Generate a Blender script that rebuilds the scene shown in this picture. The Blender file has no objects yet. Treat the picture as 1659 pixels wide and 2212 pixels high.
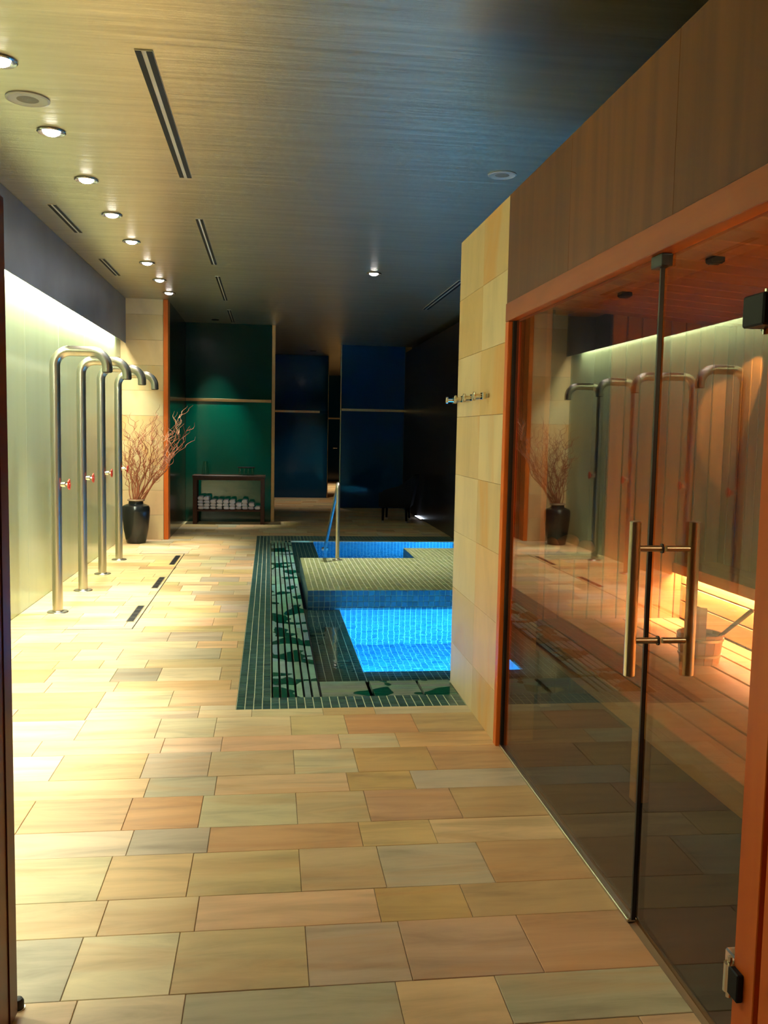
import bpy, bmesh, math, random
from mathutils import Vector, Matrix, Euler
random.seed(7)
S = bpy.context.scene
COL = S.collection
PI = math.pi

# ------------------------------------------------------------------ camera
def make_camera():
    f, yaw, pitch, roll = 1933.5, .12805, .08769, -.01947
    fwd = Vector((math.sin(yaw)*math.cos(pitch), math.cos(yaw)*math.cos(pitch), -math.sin(pitch)))
    r = Vector((math.cos(yaw), -math.sin(yaw), 0)); d = fwd.cross(r)
    cr, sr = math.cos(roll), math.sin(roll)
    R, D = cr*r + sr*d, -sr*r + cr*d
    cam = bpy.data.cameras.new('camera'); o = bpy.data.objects.new('camera', cam); COL.objects.link(o)
    U, B = -D, -fwd
    o.matrix_world = Matrix(((R.x, U.x, B.x, 0), (R.y, U.y, B.y, 0), (R.z, U.z, B.z, 1.5), (0, 0, 0, 1)))
    cam.sensor_fit = 'VERTICAL'; cam.sensor_height = 24.0; cam.lens = f/2212*24.0
    cam.clip_start = .05; cam.clip_end = 100
    S.camera = o
make_camera()

# ------------------------------------------------------------------ world, exposure
w = bpy.data.worlds.new('world'); S.world = w; w.use_nodes = True
w.node_tree.nodes['Background'].inputs[0].default_value = (.01, .012, .016, 1)
w.node_tree.nodes['Background'].inputs[1].default_value = .2
vs = S.view_settings
vs.view_transform = 'Standard'; vs.look = 'None'; vs.gamma = 1.0; vs.use_curve_mapping = False
vs.exposure = 0.0
S.cycles.max_bounces = 12; S.cycles.diffuse_bounces = 5; S.cycles.glossy_bounces = 6
S.cycles.transmission_bounces = 8; S.cycles.transparent_max_bounces = 12
S.cycles.sample_clamp_indirect = 10.0; S.cycles.blur_glossy = .6
S.cycles.use_denoising = True

# light levels (W)
DOWN_W = 270.0
WIDE_W = 42.0
DOWN = [(-1.28, 4.593, 1.7), (-1.28, 5.607, .4), (-1.28, 6.617, .9), (-1.28, 7.639, 2.3), (-1.28, 8.674, .8),
        (-1.28, 9.734, .5), (-1.28, 10.798, .8), (-1.28, 11.776, 1.8), (1.10, 9.79, 1.8),
        (-1.28, 3.57, .35), (-1.28, 2.55, .35), (-1.28, 1.53, .35)]

# ------------------------------------------------------------------ helpers
def lin(r, g, b):
    def c(v):
        v /= 255.0
        return v/12.92 if v <= .04045 else ((v+.055)/1.055)**2.4
    return (c(r), c(g), c(b))

class MB:
    """collects geometry in world coordinates, then links it as one mesh object"""
    def __init__(s):
        s.v = []; s.f = []; s.t = []; s.tint = (1, 1, 1, 0); s.use_t = False
    def add(s, vs_, fs_):
        b = len(s.v)
        s.v += [tuple(p) for p in vs_]
        for f in fs_:
            s.f.append(tuple(b+i for i in f)); s.t.append(s.tint)
    def setc(s, c, seed=None):
        s.use_t = True
        s.tint = (c[0], c[1], c[2], random.random() if seed is None else seed)
    def box(s, x0, x1, y0, y1, z0, z1, c=0.0, skip=()):
        """box; c = chamfer of all edges of the top (z1) side faces kept simple"""
        if c <= 0:
            V = [(x0,y0,z0),(x1,y0,z0),(x1,y1,z0),(x0,y1,z0),(x0,y0,z1),(x1,y0,z1),(x1,y1,z1),(x0,y1,z1)]
            F = {'b':(0,3,2,1),'t':(4,5,6,7),'s':(0,1,5,4),'e':(1,2,6,5),'n':(2,3,7,6),'w':(3,0,4,7)}
            s.add(V, [q for k, q in F.items() if k not in skip]); return
        bm = bmesh.new()
        bmesh.ops.create_cube(bm, size=1)
        for v in bm.verts:
            v.co = Vector(((x0+x1)/2+v.co.x*(x1-x0), (y0+y1)/2+v.co.y*(y1-y0), (z0+z1)/2+v.co.z*(z1-z0)))
        bmesh.ops.bevel(bm, geom=bm.edges[:], offset=c, segments=1, affect='EDGES', profile=.5)
        s.bm(bm)
    def tile(s, axis, a0, a1, b0, b1, lo, hi, c):
        """chamfered tile; axis = the direction its face looks, hi = face level (sign from lo to hi)"""
        def P(a, b, h):
            if axis == 'z': return (a, b, h)
            if axis == 'x': return (h, a, b)
            return (a, h, b)
        d = c if hi > lo else -c
        V = [P(a0,b0,lo),P(a1,b0,lo),P(a1,b1,lo),P(a0,b1,lo),
             P(a0,b0,hi-d),P(a1,b0,hi-d),P(a1,b1,hi-d),P(a0,b1,hi-d),
             P(a0+c,b0+c,hi),P(a1-c,b0+c,hi),P(a1-c,b1-c,hi),P(a0+c,b1-c,hi)]
        F = [(8,9,10,11)]
        for i in range(4):
            j = (i+1) % 4
            F.append((i, j, 4+j, 4+i)); F.append((4+i, 4+j, 8+j, 8+i))
        flip = (axis == 'y') != (hi < lo)
        s.add(V, [tuple(reversed(f)) for f in F] if flip else F)
    def bm(s, bm, M=None):
        bm.verts.ensure_lookup_table()
        idx = {v: i for i, v in enumerate(bm.verts)}
        s.add([(M @ v.co) if M else v.co for v in bm.verts], [tuple(idx[v] for v in f.verts) for f in bm.faces])
        bm.free()
    def tube(s, pts, r, n=12, caps=True, twist=None):
        pts = [Vector(p) for p in pts]; m = len(pts)
        rs = r if isinstance(r, (list, tuple)) else [r]*m
        V = []; F = []
        t0 = (pts[1]-pts[0]).normalized()
        u = t0.orthogonal().normalized()
        for i, p in enumerate(pts):
            t = ((pts[min(i+1, m-1)]-p).normalized() + (p-pts[max(i-1, 0)]).normalized())
            t = t.normalized() if t.length > 1e-9 else t0
            u = (u - t*u.dot(t)).normalized(); v = t.cross(u)
            for k in range(n):
                a = 2*PI*k/n
                V.append(p + (u*math.cos(a)+v*math.sin(a))*rs[i])
        for i in range(m-1):
            for k in range(n):
                k2 = (k+1) % n
                F.append((i*n+k, i*n+k2, (i+1)*n+k2, (i+1)*n+k))
        if caps:
            F.append(tuple(range(n-1, -1, -1))); F.append(tuple(range((m-1)*n, m*n)))
        s.add(V, F)
    def cyl(s, p0, p1, r, n=16):
        s.tube([p0, p1], r, n)
    def lathe(s, prof, c=(0,0,0), n=24, axis='z'):
        """prof = [(radius, height)...] around the axis through c"""
        V = []; F = []
        for (r, h) in prof:
            for k in range(n):
                a = 2*PI*k/n
                x, y = r*math.cos(a), r*math.sin(a)
                if axis == 'z': V.append((c[0]+x, c[1]+y, c[2]+h))
                elif axis == 'x': V.append((c[0]+h, c[1]+x, c[2]+y))
                else: V.append((c[0]+y, c[1]+h, c[2]+x))
        for i in range(len(prof)-1):
            for k in range(n):
                k2 = (k+1) % n
                F.append((i*n+k, i*n+k2, (i+1)*n+k2, (i+1)*n+k))
        F.append(tuple(range(n-1, -1, -1))); F.append(tuple(range((len(prof)-1)*n, len(prof)*n)))
        s.add(V, F)
    def build(s, name, mat, parent=None, smooth=True, angle=35):
        L = Vector((0,0,0))
        if parent is not None:
            p = parent
            while p is not None: L = L + p.location; p = p.parent
        me = bpy.data.meshes.new(name)
        me.from_pydata([(x-L.x, y-L.y, z-L.z) for x, y, z in s.v], [], s.f)
        if s.use_t:
            at = me.attributes.new('tint', 'FLOAT_COLOR', 'FACE')
            flat = [c for t in s.t for c in t]
            at.data.foreach_set('color', flat)
        if smooth:
            me.polygons.foreach_set('use_smooth', [True]*len(me.polygons))
            me.set_sharp_from_angle(angle=math.radians(angle))
        me.materials.append(mat); me.update()
        o = bpy.data.objects.new(name, me); COL.objects.link(o)
        if parent is not None: o.parent = parent
        return o

def tag(o, label=None, cat=None, group=None, kind=None):
    if label: o['label'] = label
    if cat: o['category'] = cat
    if group: o['group'] = group
    if kind: o['kind'] = kind
    return o
def thing(name, label, cat, loc=(0,0,0), group=None, kind=None):
    o = bpy.data.objects.new(name, None); COL.objects.link(o); o.location = loc
    return tag(o, label, cat, group, kind)
def stuff(o):
    o['kind'] = 'stuff'; return o
def copy_tree(o, parent=None):
    c = o.copy(); COL.objects.link(c)
    if parent is not None: c.parent = parent
    for ch in list(o.children): copy_tree(ch, c)
    return c
def part(mb_fn, name, mat, parent, **k):
    m = MB(); mb_fn(m); return m.build(name, mat, parent, **k)
def bxo(name, mat, parent, x0, x1, y0, y1, z0, z1, c=0.0, smooth=False):
    m = MB(); m.box(x0, x1, y0, y1, z0, z1, c); return m.build(name, mat, parent, smooth=smooth)

# ------------------------------------------------------------------ materials
def new_mat(name):
    m = bpy.data.materials.new(name); m.use_nodes = True
    nt = m.node_tree; nt.nodes.clear()
    out = nt.nodes.new('ShaderNodeOutputMaterial')
    return m, nt, out
def N(nt, t, **kw):
    n = nt.nodes.new(t)
    for k, v in kw.items(): setattr(n, k, v)
    return n
def ramp(nt, pts):
    r = nt.nodes.new('ShaderNodeValToRGB'); e = r.color_ramp.elements
    while len(e) < len(pts): e.new(.5)
    for i, (p, c) in enumerate(pts):
        e[i].position = p; e[i].color = (c[0], c[1], c[2], 1)
    return r
def plain(name, c, rough=.5, metal=0.0, spec=.5, coat=0.0, noise=0.0, nscale=20, bump=0.0, scale=(1,1,1), alpha=None):
    m, nt, out = new_mat(name)
    b = N(nt, 'ShaderNodeBsdfPrincipled')
    b.inputs['Base Color'].default_value = (*c, 1); b.inputs['Roughness'].default_value = rough
    b.inputs['Metallic'].default_value = metal; b.inputs['Specular IOR Level'].default_value = spec
    b.inputs['Coat Weight'].default_value = coat; b.inputs['Coat Roughness'].default_value = .08
    nt.links.new(b.outputs[0], out.inputs[0])
    if noise or bump:
        tc = N(nt, 'ShaderNodeTexCoord'); mp = N(nt, 'ShaderNodeMapping'); mp.inputs['Scale'].default_value = scale
        nz = N(nt, 'ShaderNodeTexNoise'); nz.inputs['Scale'].default_value = nscale; nz.inputs['Detail'].default_value = 4
        nt.links.new(tc.outputs['Object'], mp.inputs[0]); nt.links.new(mp.outputs[0], nz.inputs['Vector'])
        if noise:
            r = ramp(nt, [(.25, tuple(x*(1-noise) for x in c)), (.75, tuple(min(1, x*(1+noise)) for x in c))])
            nt.links.new(nz.outputs['Fac'], r.inputs[0]); nt.links.new(r.outputs[0], b.inputs['Base Color'])
        if bump:
            bp = N(nt, 'ShaderNodeBump'); bp.inputs['Strength'].default_value = bump; bp.inputs['Distance'].default_value = .01
            nt.links.new(nz.outputs['Fac'], bp.inputs['Height']); nt.links.new(bp.outputs[0], b.inputs['Normal'])
    return m
def emit(name, c, s):
    m, nt, out = new_mat(name)
    e = N(nt, 'ShaderNodeEmission'); e.inputs[0].default_value = (*c, 1); e.inputs[1].default_value = s
    nt.links.new(e.outputs[0], out.inputs[0]); return m
def stone(name, scale, rough=.45, vein=(.50,.30,.12), contrast=.22, veinamt=.35, bump=.08):
    """sandstone: the piece's own tint, streaked by stretched noise offset per piece"""
    m, nt, out = new_mat(name); L = nt.links.new
    at = N(nt, 'ShaderNodeAttribute'); at.attribute_name = 'tint'
    tc = N(nt, 'ShaderNodeTexCoord'); geo = N(nt, 'ShaderNodeNewGeometry')
    mp = N(nt, 'ShaderNodeMapping'); mp.inputs['Scale'].default_value = scale
    off = N(nt, 'ShaderNodeMath', operation='MULTIPLY'); off.inputs[1].default_value = 37.0
    L(at.outputs['Alpha'], off.inputs[0])
    cx = N(nt, 'ShaderNodeCombineXYZ')
    for i in range(3): L(off.outputs[0], cx.inputs[i])
    L(geo.outputs['Position'], mp.inputs[0])
    ad = N(nt, 'ShaderNodeVectorMath', operation='ADD'); L(mp.outputs[0], ad.inputs[0]); L(cx.outputs[0], ad.inputs[1])
    n1 = N(nt, 'ShaderNodeTexNoise'); n1.inputs['Scale'].default_value = 1.0; n1.inputs['Detail'].default_value = 7; n1.inputs['Roughness'].default_value = .6
    n1.inputs['Distortion'].default_value = .6
    L(ad.outputs[0], n1.inputs['Vector'])
    n2 = N(nt, 'ShaderNodeTexNoise'); n2.inputs['Scale'].default_value = .35; n2.inputs['Detail'].default_value = 3; n2.inputs['Distortion'].default_value = 1.2
    L(ad.outputs[0], n2.inputs['Vector'])
    n3 = N(nt, 'ShaderNodeTexNoise'); n3.inputs['Scale'].default_value = 60; n3.inputs['Detail'].default_value = 2
    L(geo.outputs['Position'], n3.inputs['Vector'])
    r1 = ramp(nt, [(.28, (1-contrast,)*3), (.5, (1,1,1)), (.72, (1+contrast*.6,)*3)]); L(n1.outputs['Fac'], r1.inputs[0])
    mul = N(nt, 'ShaderNodeMix', data_type='RGBA', blend_type='MULTIPLY'); mul.inputs[0].default_value = 1
    L(at.outputs['Color'], mul.inputs[6]); L(r1.outputs[0], mul.inputs[7])
    r2 = ramp(nt, [(.52, (0,0,0)), (.62, (1,1,1)), (.7, (.2,.2,.2))]); L(n2.outputs['Fac'], r2.inputs[0])
    vm = N(nt, 'ShaderNodeMath', operation='MULTIPLY'); vm.inputs[1].default_value = veinamt; L(r2.outputs[0], vm.inputs[0])
    mx = N(nt, 'ShaderNodeMix', data_type='RGBA'); L(vm.outputs[0], mx.inputs[0]); L(mul.outputs[2], mx.inputs[6]); mx.inputs[7].default_value = (*vein, 1)
    b = N(nt, 'ShaderNodeBsdfPrincipled'); b.inputs['Roughness'].default_value = rough; b.inputs['Specular IOR Level'].default_value = .35
    L(mx.outputs[2], b.inputs['Base Color'])
    bp = N(nt, 'ShaderNodeBump'); bp.inputs['Strength'].default_value = bump; bp.inputs['Distance'].default_value = .01
    L(n1.outputs['Fac'], bp.inputs['Height']); L(bp.outputs[0], b.inputs['Normal'])
    L(b.outputs[0], out.inputs[0]); return m
def wood(name, c1, c2, scale, rough=.4, coat=0.0, bump=.05):
    m, nt, out = new_mat(name); L = nt.links.new
    geo = N(nt, 'ShaderNodeNewGeometry'); oi = N(nt, 'ShaderNodeObjectInfo')
    mp = N(nt, 'ShaderNodeMapping'); mp.inputs['Scale'].default_value = scale
    mu = N(nt, 'ShaderNodeMath', operation='MULTIPLY'); mu.inputs[1].default_value = 50; L(oi.outputs['Random'], mu.inputs[0])
    cx = N(nt, 'ShaderNodeCombineXYZ'); 
    for i in range(3): L(mu.outputs[0], cx.inputs[i])
    ad = N(nt, 'ShaderNodeVectorMath', operation='ADD')
    L(geo.outputs['Position'], mp.inputs[0]); L(mp.outputs[0], ad.inputs[0]); L(cx.outputs[0], ad.inputs[1])
    nz = N(nt, 'ShaderNodeTexNoise'); nz.inputs['Scale'].default_value = 1; nz.inputs['Detail'].default_value = 6; nz.inputs['Distortion'].default_value = .4
    L(ad.outputs[0], nz.inputs['Vector'])
    r = ramp(nt, [(.3, c1), (.7, c2)]); L(nz.outputs['Fac'], r.inputs[0])
    hsv = N(nt, 'ShaderNodeHueSaturation')
    mr = N(nt, 'ShaderNodeMapRange'); mr.inputs[3].default_value = .88; mr.inputs[4].default_value = 1.12
    L(oi.outputs['Random'], mr.inputs[0]); L(mr.outputs[0], hsv.inputs['Value']); L(r.outputs[0], hsv.inputs['Color'])
    b = N(nt, 'ShaderNodeBsdfPrincipled'); b.inputs['Roughness'].default_value = rough; b.inputs['Specular IOR Level'].default_value = .2
    b.inputs['Coat Weight'].default_value = coat; b.inputs['Coat Roughness'].default_value = .15
    L(hsv.outputs[0], b.inputs['Base Color'])
    bp = N(nt, 'ShaderNodeBump'); bp.inputs['Strength'].default_value = bump; bp.inputs['Distance'].default_value = .004
    L(nz.outputs['Fac'], bp.inputs['Height']); L(bp.outputs[0], b.inputs['Normal'])
    L(b.outputs[0], out.inputs[0]); return m
def tinted(name, rough=.3, noise=.25, nscale=14, spec=.5, wet=False):
    """glazed tile: own tint, mottled; wet=True adds dark glossy water stains"""
    m, nt, out = new_mat(name); L = nt.links.new
    at = N(nt, 'ShaderNodeAttribute'); at.attribute_name = 'tint'
    geo = N(nt, 'ShaderNodeNewGeometry')
    nz = N(nt, 'ShaderNodeTexNoise'); nz.inputs['Scale'].default_value = nscale; nz.inputs['Detail'].default_value = 4
    L(geo.outputs['Position'], nz.inputs['Vector'])
    r = ramp(nt, [(.3, (1-noise,)*3), (.7, (1+noise,)*3)]); L(nz.outputs['Fac'], r.inputs[0])
    mul = N(nt, 'ShaderNodeMix', data_type='RGBA', blend_type='MULTIPLY'); mul.inputs[0].default_value = 1
    L(at.outputs['Color'], mul.inputs[6]); L(r.outputs[0], mul.inputs[7])
    b = N(nt, 'ShaderNodeBsdfPrincipled'); b.inputs['Roughness'].default_value = rough; b.inputs['Specular IOR Level'].default_value = spec
    col = mul.outputs[2]
    if wet:
        n2 = N(nt, 'ShaderNodeTexNoise'); n2.inputs['Scale'].default_value = 3.4; n2.inputs['Detail'].default_value = 1.5
        n2.inputs['Distortion'].default_value = .2
        L(geo.outputs['Position'], n2.inputs['Vector'])
        r2 = ramp(nt, [(.535, (0,0,0)), (.55, (1,1,1))]); L(n2.outputs['Fac'], r2.inputs[0])
        mx = N(nt, 'ShaderNodeMix', data_type='RGBA'); L(r2.outputs[0], mx.inputs[0]); L(col, mx.inputs[6])
        mx.inputs[7].default_value = (*lin(8, 76, 58), 1); col = mx.outputs[2]
        mr = N(nt, 'ShaderNodeMapRange'); mr.inputs[3].default_value = .5; mr.inputs[4].default_value = .1
        L(r2.outputs[0], mr.inputs[0]); L(mr.outputs[0], b.inputs['Roughness'])
    L(col, b.inputs['Base Color']); L(b.outputs[0], out.inputs[0]); return m
def glass_pane(name, tint, refl=1.0):
    """a thin pane: what lies behind, tinted, plus the mirror image by Fresnel"""
    m, nt, out = new_mat(name); L = nt.links.new
    geo = N(nt, 'ShaderNodeNewGeometry')
    mr = N(nt, 'ShaderNodeMapRange'); mr.inputs[3].default_value = 1.52*refl; mr.inputs[4].default_value = 1/(1.52*refl)
    L(geo.outputs['Backfacing'], mr.inputs[0])
    fr = N(nt, 'ShaderNodeFresnel'); L(mr.outputs[0], fr.inputs['IOR'])
    t = N(nt, 'ShaderNodeBsdfTransparent'); t.inputs[0].default_value = (*tint, 1)
    g = N(nt, 'ShaderNodeBsdfGlossy'); g.inputs['Roughness'].default_value = 0.0
    mx = N(nt, 'ShaderNodeMixShader'); L(fr.outputs[0], mx.inputs[0]); L(t.outputs[0], mx.inputs[1]); L(g.outputs[0], mx.inputs[2])
    L(mx.outputs[0], out.inputs[0]); return m
def water_mat():
    m, nt, out = new_mat('pool water'); L = nt.links.new
    geo = N(nt, 'ShaderNodeNewGeometry')
    nz = N(nt, 'ShaderNodeTexNoise'); nz.inputs['Scale'].default_value = 9; nz.inputs['Detail'].default_value = 2
    L(geo.outputs['Position'], nz.inputs['Vector'])
    bp = N(nt, 'ShaderNodeBump'); bp.inputs['Strength'].default_value = .06; bp.inputs['Distance'].default_value = .02
    L(nz.outputs['Fac'], bp.inputs['Height'])
    g = N(nt, 'ShaderNodeBsdfGlass'); g.inputs['IOR'].default_value = 1.33; g.inputs['Roughness'].default_value = 0.0
    g.inputs['Color'].default_value = (.93, .98, 1, 1)
    L(bp.outputs[0], g.inputs['Normal']); L(g.outputs[0], out.inputs[0]); return m
def ceiling_mat():
    m, nt, out = new_mat('satin ceiling'); L = nt.links.new
    geo = N(nt, 'ShaderNodeNewGeometry')
    mp = N(nt, 'ShaderNodeMapping'); mp.inputs['Scale'].default_value = (1.1, 16, 1)
    n1 = N(nt, 'ShaderNodeTexNoise'); n1.inputs['Scale'].default_value = 1; n1.inputs['Detail'].default_value = 5
    L(geo.outputs['Position'], mp.inputs[0]); L(mp.outputs[0], n1.inputs['Vector'])
    b = N(nt, 'ShaderNodeBsdfPrincipled')
    r = ramp(nt, [(.3, lin(196,186,160)), (.7, lin(214,204,178))]); L(n1.outputs['Fac'], r.inputs[0]); L(r.outputs[0], b.inputs['Base Color'])
    b.inputs['Roughness'].default_value = .36; b.inputs['Specular IOR Level'].default_value = .6; b.inputs['Metallic'].default_value = .9
    bp = N(nt, 'ShaderNodeBump'); bp.inputs['Strength'].default_value = .22; bp.inputs['Distance'].default_value = .02
    L(n1.outputs['Fac'], bp.inputs['Height']); L(bp.outputs[0], b.inputs['Normal'])
    L(b.outputs[0], out.inputs[0]); return m

M = {}
M['floor'] = stone('sandstone paving', (1.8, 10, 4), rough=.42, contrast=.34, veinamt=.30, vein=lin(196, 140, 80))
M['grout'] = plain('paving grout', lin(136, 116, 84), .8)
M['wallstone'] = stone('sandstone cladding', (2.0, 3.0, 1.1), rough=.5, vein=lin(214,150,66), contrast=.16, veinamt=.6, bump=.04)
M['stonebed'] = plain('cladding bed', lin(150, 120, 75), .8)
M['ceiling'] = ceiling_mat()
M['bulkhead'] = plain('bulkhead grey plaster', lin(120, 124, 128), .4, metal=.5, noise=.12, nscale=3, spec=.5)
M['glasswall'] = plain('pale green back-painted glass', lin(190, 200, 160), .22, spec=.5, noise=.05, nscale=1.5, scale=(1, 3, .3))
M['steel'] = plain('brushed stainless steel', lin(196, 190, 172), .30, metal=1.0, noise=.06, nscale=60, scale=(1,1,.05))
M['chrome'] = plain('polished chrome', lin(225, 222, 215), .08, metal=1.0)
M['redwheel'] = plain('red enamel', lin(200, 60, 40), .35)
M['black'] = plain('matt black', lin(12, 12, 14), .6, spec=.25)
M['rubber'] = plain('black seal', lin(10, 9, 9), .5)
M['woodfascia'] = wood('fascia veneer', lin(90, 45, 14), lin(110, 59, 20), (8, 14, 1.0), .38)
M['woodtrim'] = wood('red cedar trim', lin(146, 72, 28), lin(168, 88, 38), (10, 1.5, 10), .35)
M['woodpost'] = wood('red cedar post', lin(194, 88, 28), lin(216, 108, 36), (10, 10, 1.2), .35)
M['woodjamb'] = wood('dark timber leaf', lin(96, 46, 22), lin(120, 60, 30), (12, 12, 1.2), .35)
M['darkwood'] = wood('near-black veneer', lin(40, 26, 18), lin(54, 34, 22), (10, 10, .8), .25, coat=.5)
M['blackwall'] = wood('black stained wall', lin(24, 20, 20), lin(34, 28, 27), (6, 6, .7), .3)
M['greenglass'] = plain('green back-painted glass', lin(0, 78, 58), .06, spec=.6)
M['greenshaded'] = plain('green glass darkened as shade', lin(0, 40, 30), .16, spec=.12)  # same green glass above the lamp's reach, its shade put into the colour
M['blueglass'] = plain('blue back-painted glass', lin(4, 56, 92), .08, spec=.25)
M['bluedark'] = plain('dark blue back-painted glass', lin(3, 44, 80), .08, spec=.25)
M['brass'] = plain('bronze rail', lin(205, 170, 125), .22, metal=1.0)
M['mosaic'] = tinted('green glazed mosaic', rough=.28, noise=.22, nscale=20)
M['mosaicgrout'] = plain('pale mosaic grout', lin(196, 198, 160), .8)
M['grate'] = tinted('grating tile', rough=.5, noise=.15, nscale=9, wet=True)
M['basin'] = tinted('basin mosaic', rough=.35, noise=.12, nscale=12)
M['basingrout'] = plain('basin grout', lin(215, 225, 220), .8)
M['water'] = water_mat()
M['pane'] = glass_pane('bronze tinted sauna glass', (.74, .70, .62), 1.0)
M['paneedge'] = plain('pane edge', lin(20, 26, 24), .2)
M['cedar'] = wood('sauna cedar', lin(184, 138, 80), lin(204, 158, 98), (9, 1.3, 9), .5)
M['cedarx'] = wood('sauna cedar boards', lin(168, 118, 58), lin(190, 138, 72), (1.3, 12, 9), .45)
M['cedarv'] = wood('sauna cedar uprights', lin(174, 128, 68), lin(196, 148, 84), (12, 12, 1.1), .5)
M['saunafloor'] = plain('dark sauna floor tile', lin(46, 40, 34), .5)
M['pebble'] = plain('pale stone', lin(176, 164, 138), .8, noise=.2, nscale=12, bump=.2)
M['bucket'] = wood('pale pine', lin(170, 130, 84), lin(190, 150, 100), (14, 14, 1.5), .5)
M['pot'] = plain('black glazed clay', lin(24, 26, 26), .22, noise=.4, nscale=5, spec=.5)
M['potrim'] = plain('worn clay rim', lin(150, 120, 90), .6)
M['twig'] = plain('red-brown willow', lin(150, 84, 52), .7, noise=.25, nscale=30)
M['twigpale'] = plain('pale willow', lin(190, 140, 100), .7, noise=.2, nscale=30)
M['darkfurn'] = wood('dark brown furniture timber', lin(58, 34, 24), lin(76, 46, 32), (9, 9, 1.5), .4)
M['towel'] = plain('white terry towel', lin(215, 208, 214), .95, bump=.4, nscale=180)
M['tumbler'] = glass_pane('tumbler glass', (.85, .95, .92))
M['wicker'] = plain('black woven rattan', lin(7, 6, 7), .7, spec=.1, bump=.6, nscale=90, noise=.3)
M['ferrule'] = plain('pale chair foot', lin(150, 140, 130), .4)
M['whitebar'] = plain('white diffuser bar', lin(190, 182, 160), .5)
M['grille'] = plain('speaker mesh', lin(120, 112, 92), .7, noise=.2, nscale=200)
M['rim'] = plain('speaker rim', lin(170, 165, 150), .5)
M['lens'] = emit('lit lamp lens', (1.0, .96, .98), 22)
M['reflector'] = plain('lamp reflector ring', lin(150, 146, 138), .2, metal=.8)
M['cove'] = emit('cove tube', (.93, 1.0, .80), 30)
M['uplight'] = emit('floor strip light', (.75, .85, 1.0), 14)
M['saunastrip'] = emit('sauna strip', (1.0, .62, .28), 6)
M['poollamp'] = emit('pool lamp', (.10, .50, 1.0), 40)

def light(kind, name, loc, energy, color, rot=(0,0,0), parent=None, **kw):
    d = bpy.data.lights.new(name, kind); d.energy = energy; d.color = color
    for k, v in kw.items(): setattr(d, k, v)
    o = bpy.data.objects.new(name, d); COL.objects.link(o)
    if parent is not None:
        o.parent = parent; o.location = Vector(loc)-parent.location
    else: o.location = loc
    o.rotation_euler = rot; return o

CH = 3.22          # ceiling height
GX = 1.125         # glass plane
PX0, PX1, PY0, PY1 = -.17, 2.64, 4.776, 12.90     # pool rectangle

# ================================================================== ROOM SHELL
PAL = {'cream': (222,206,166), 'tan': (206,180,132), 'gold': (208,170,106), 'orange': (204,146,78), 'olive': (188,168,114),
       'green': (200,194,150), 'grey': (168,162,144), 'violet': (160,148,136), 'peach': (228,184,134), 'brown': (172,132,84),
       'mauve': (172,138,122), 'white': (226,216,192), 'rust': (190,134,76), 'ochre': (186,140,72), 'slate': (96,96,96)}
MEAN = (206, 176, 126)
PAL = {k: lin(*[.52*a+.48*b for a, b in zip(v, MEAN)]) for k, v in PAL.items()}
WIDE, NARROW, PER, Y00 = .302, .2065, .5085, 2.312
near_rows = {
    (-1, 1): ([-.489,-.21,.354,.633], 'tan cream grey peach grey peach'),
    (0, 0): ([-.922,-.534,-.254,.119,.404,.779], 'grey grey cream olive grey mauve brown'),
    (0, 1): ([-.922,-.498,-.213,.354,.643], 'tan tan tan peach ochre brown'),
    (1, 0): ([-.922,-.536,-.256,.116,.398,.768], 'cream green gold olive olive grey brown'),
    (1, 1): ([-.922,-.492,-.21,.351,.628], 'cream cream violet rust gold tan'),
    (2, 0): ([-.921,-.541,-.258,.119,.403,.768], 'gold gold orange green olive brown brown'),
    (2, 1): ([-1.068,-.5,-.215,.347,.631], 'white peach grey tan ochre grey'),
    (3, 0): ([-1.2,-.922,-.544,-.257,.122,.404,.76], 'cream white gold grey green green ochre brown'),
    (3, 1): ([-1.068,-.494,-.217,.35,.635], 'tan tan cream peach green gold'),
    (4, 0): ([-1.3,-.924,-.546,-.262,.12,.403,.762], 'cream cream green green cream tan rust brown'),
}
floor = MB()
for (x0, x1, y0, y1) in ((-2.1, PX0, -1.6, 29), (PX0, 2.75, -1.6, PY0), (PX0, 2.75, PY1, 29)):
    floor.box(x0, x1, y0, y1, -.06, -.004)
floor = floor.build('floor', M['grout'], smooth=False)
tag(floor, 'sandstone floor laid in alternating wide and narrow courses', 'floor', kind='structure')
far = MB(); tiles = []
def add_tile(x0, x1, y0, y1, col):
    if x1-x0 < .02 or y1-y0 < .012: return
    j = .0011
    c = tuple(v*random.uniform(.94, 1.06) for v in col)
    z = random.uniform(-.0006, .0006)
    big = y1 < 9.6 and len(tiles) < 298 and (x1-x0)*(y1-y0) > .004
    m = MB() if big else far
    m.setc(c); m.tile('z', x0+j, x1-j, y0+j, y1-j, -.012, z, .0014)
    if big: tiles.append(m)
pool_keys = ['tan','cream','gold','peach','olive','green','grey','brown','tan','peach','cream']
k = -3
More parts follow.
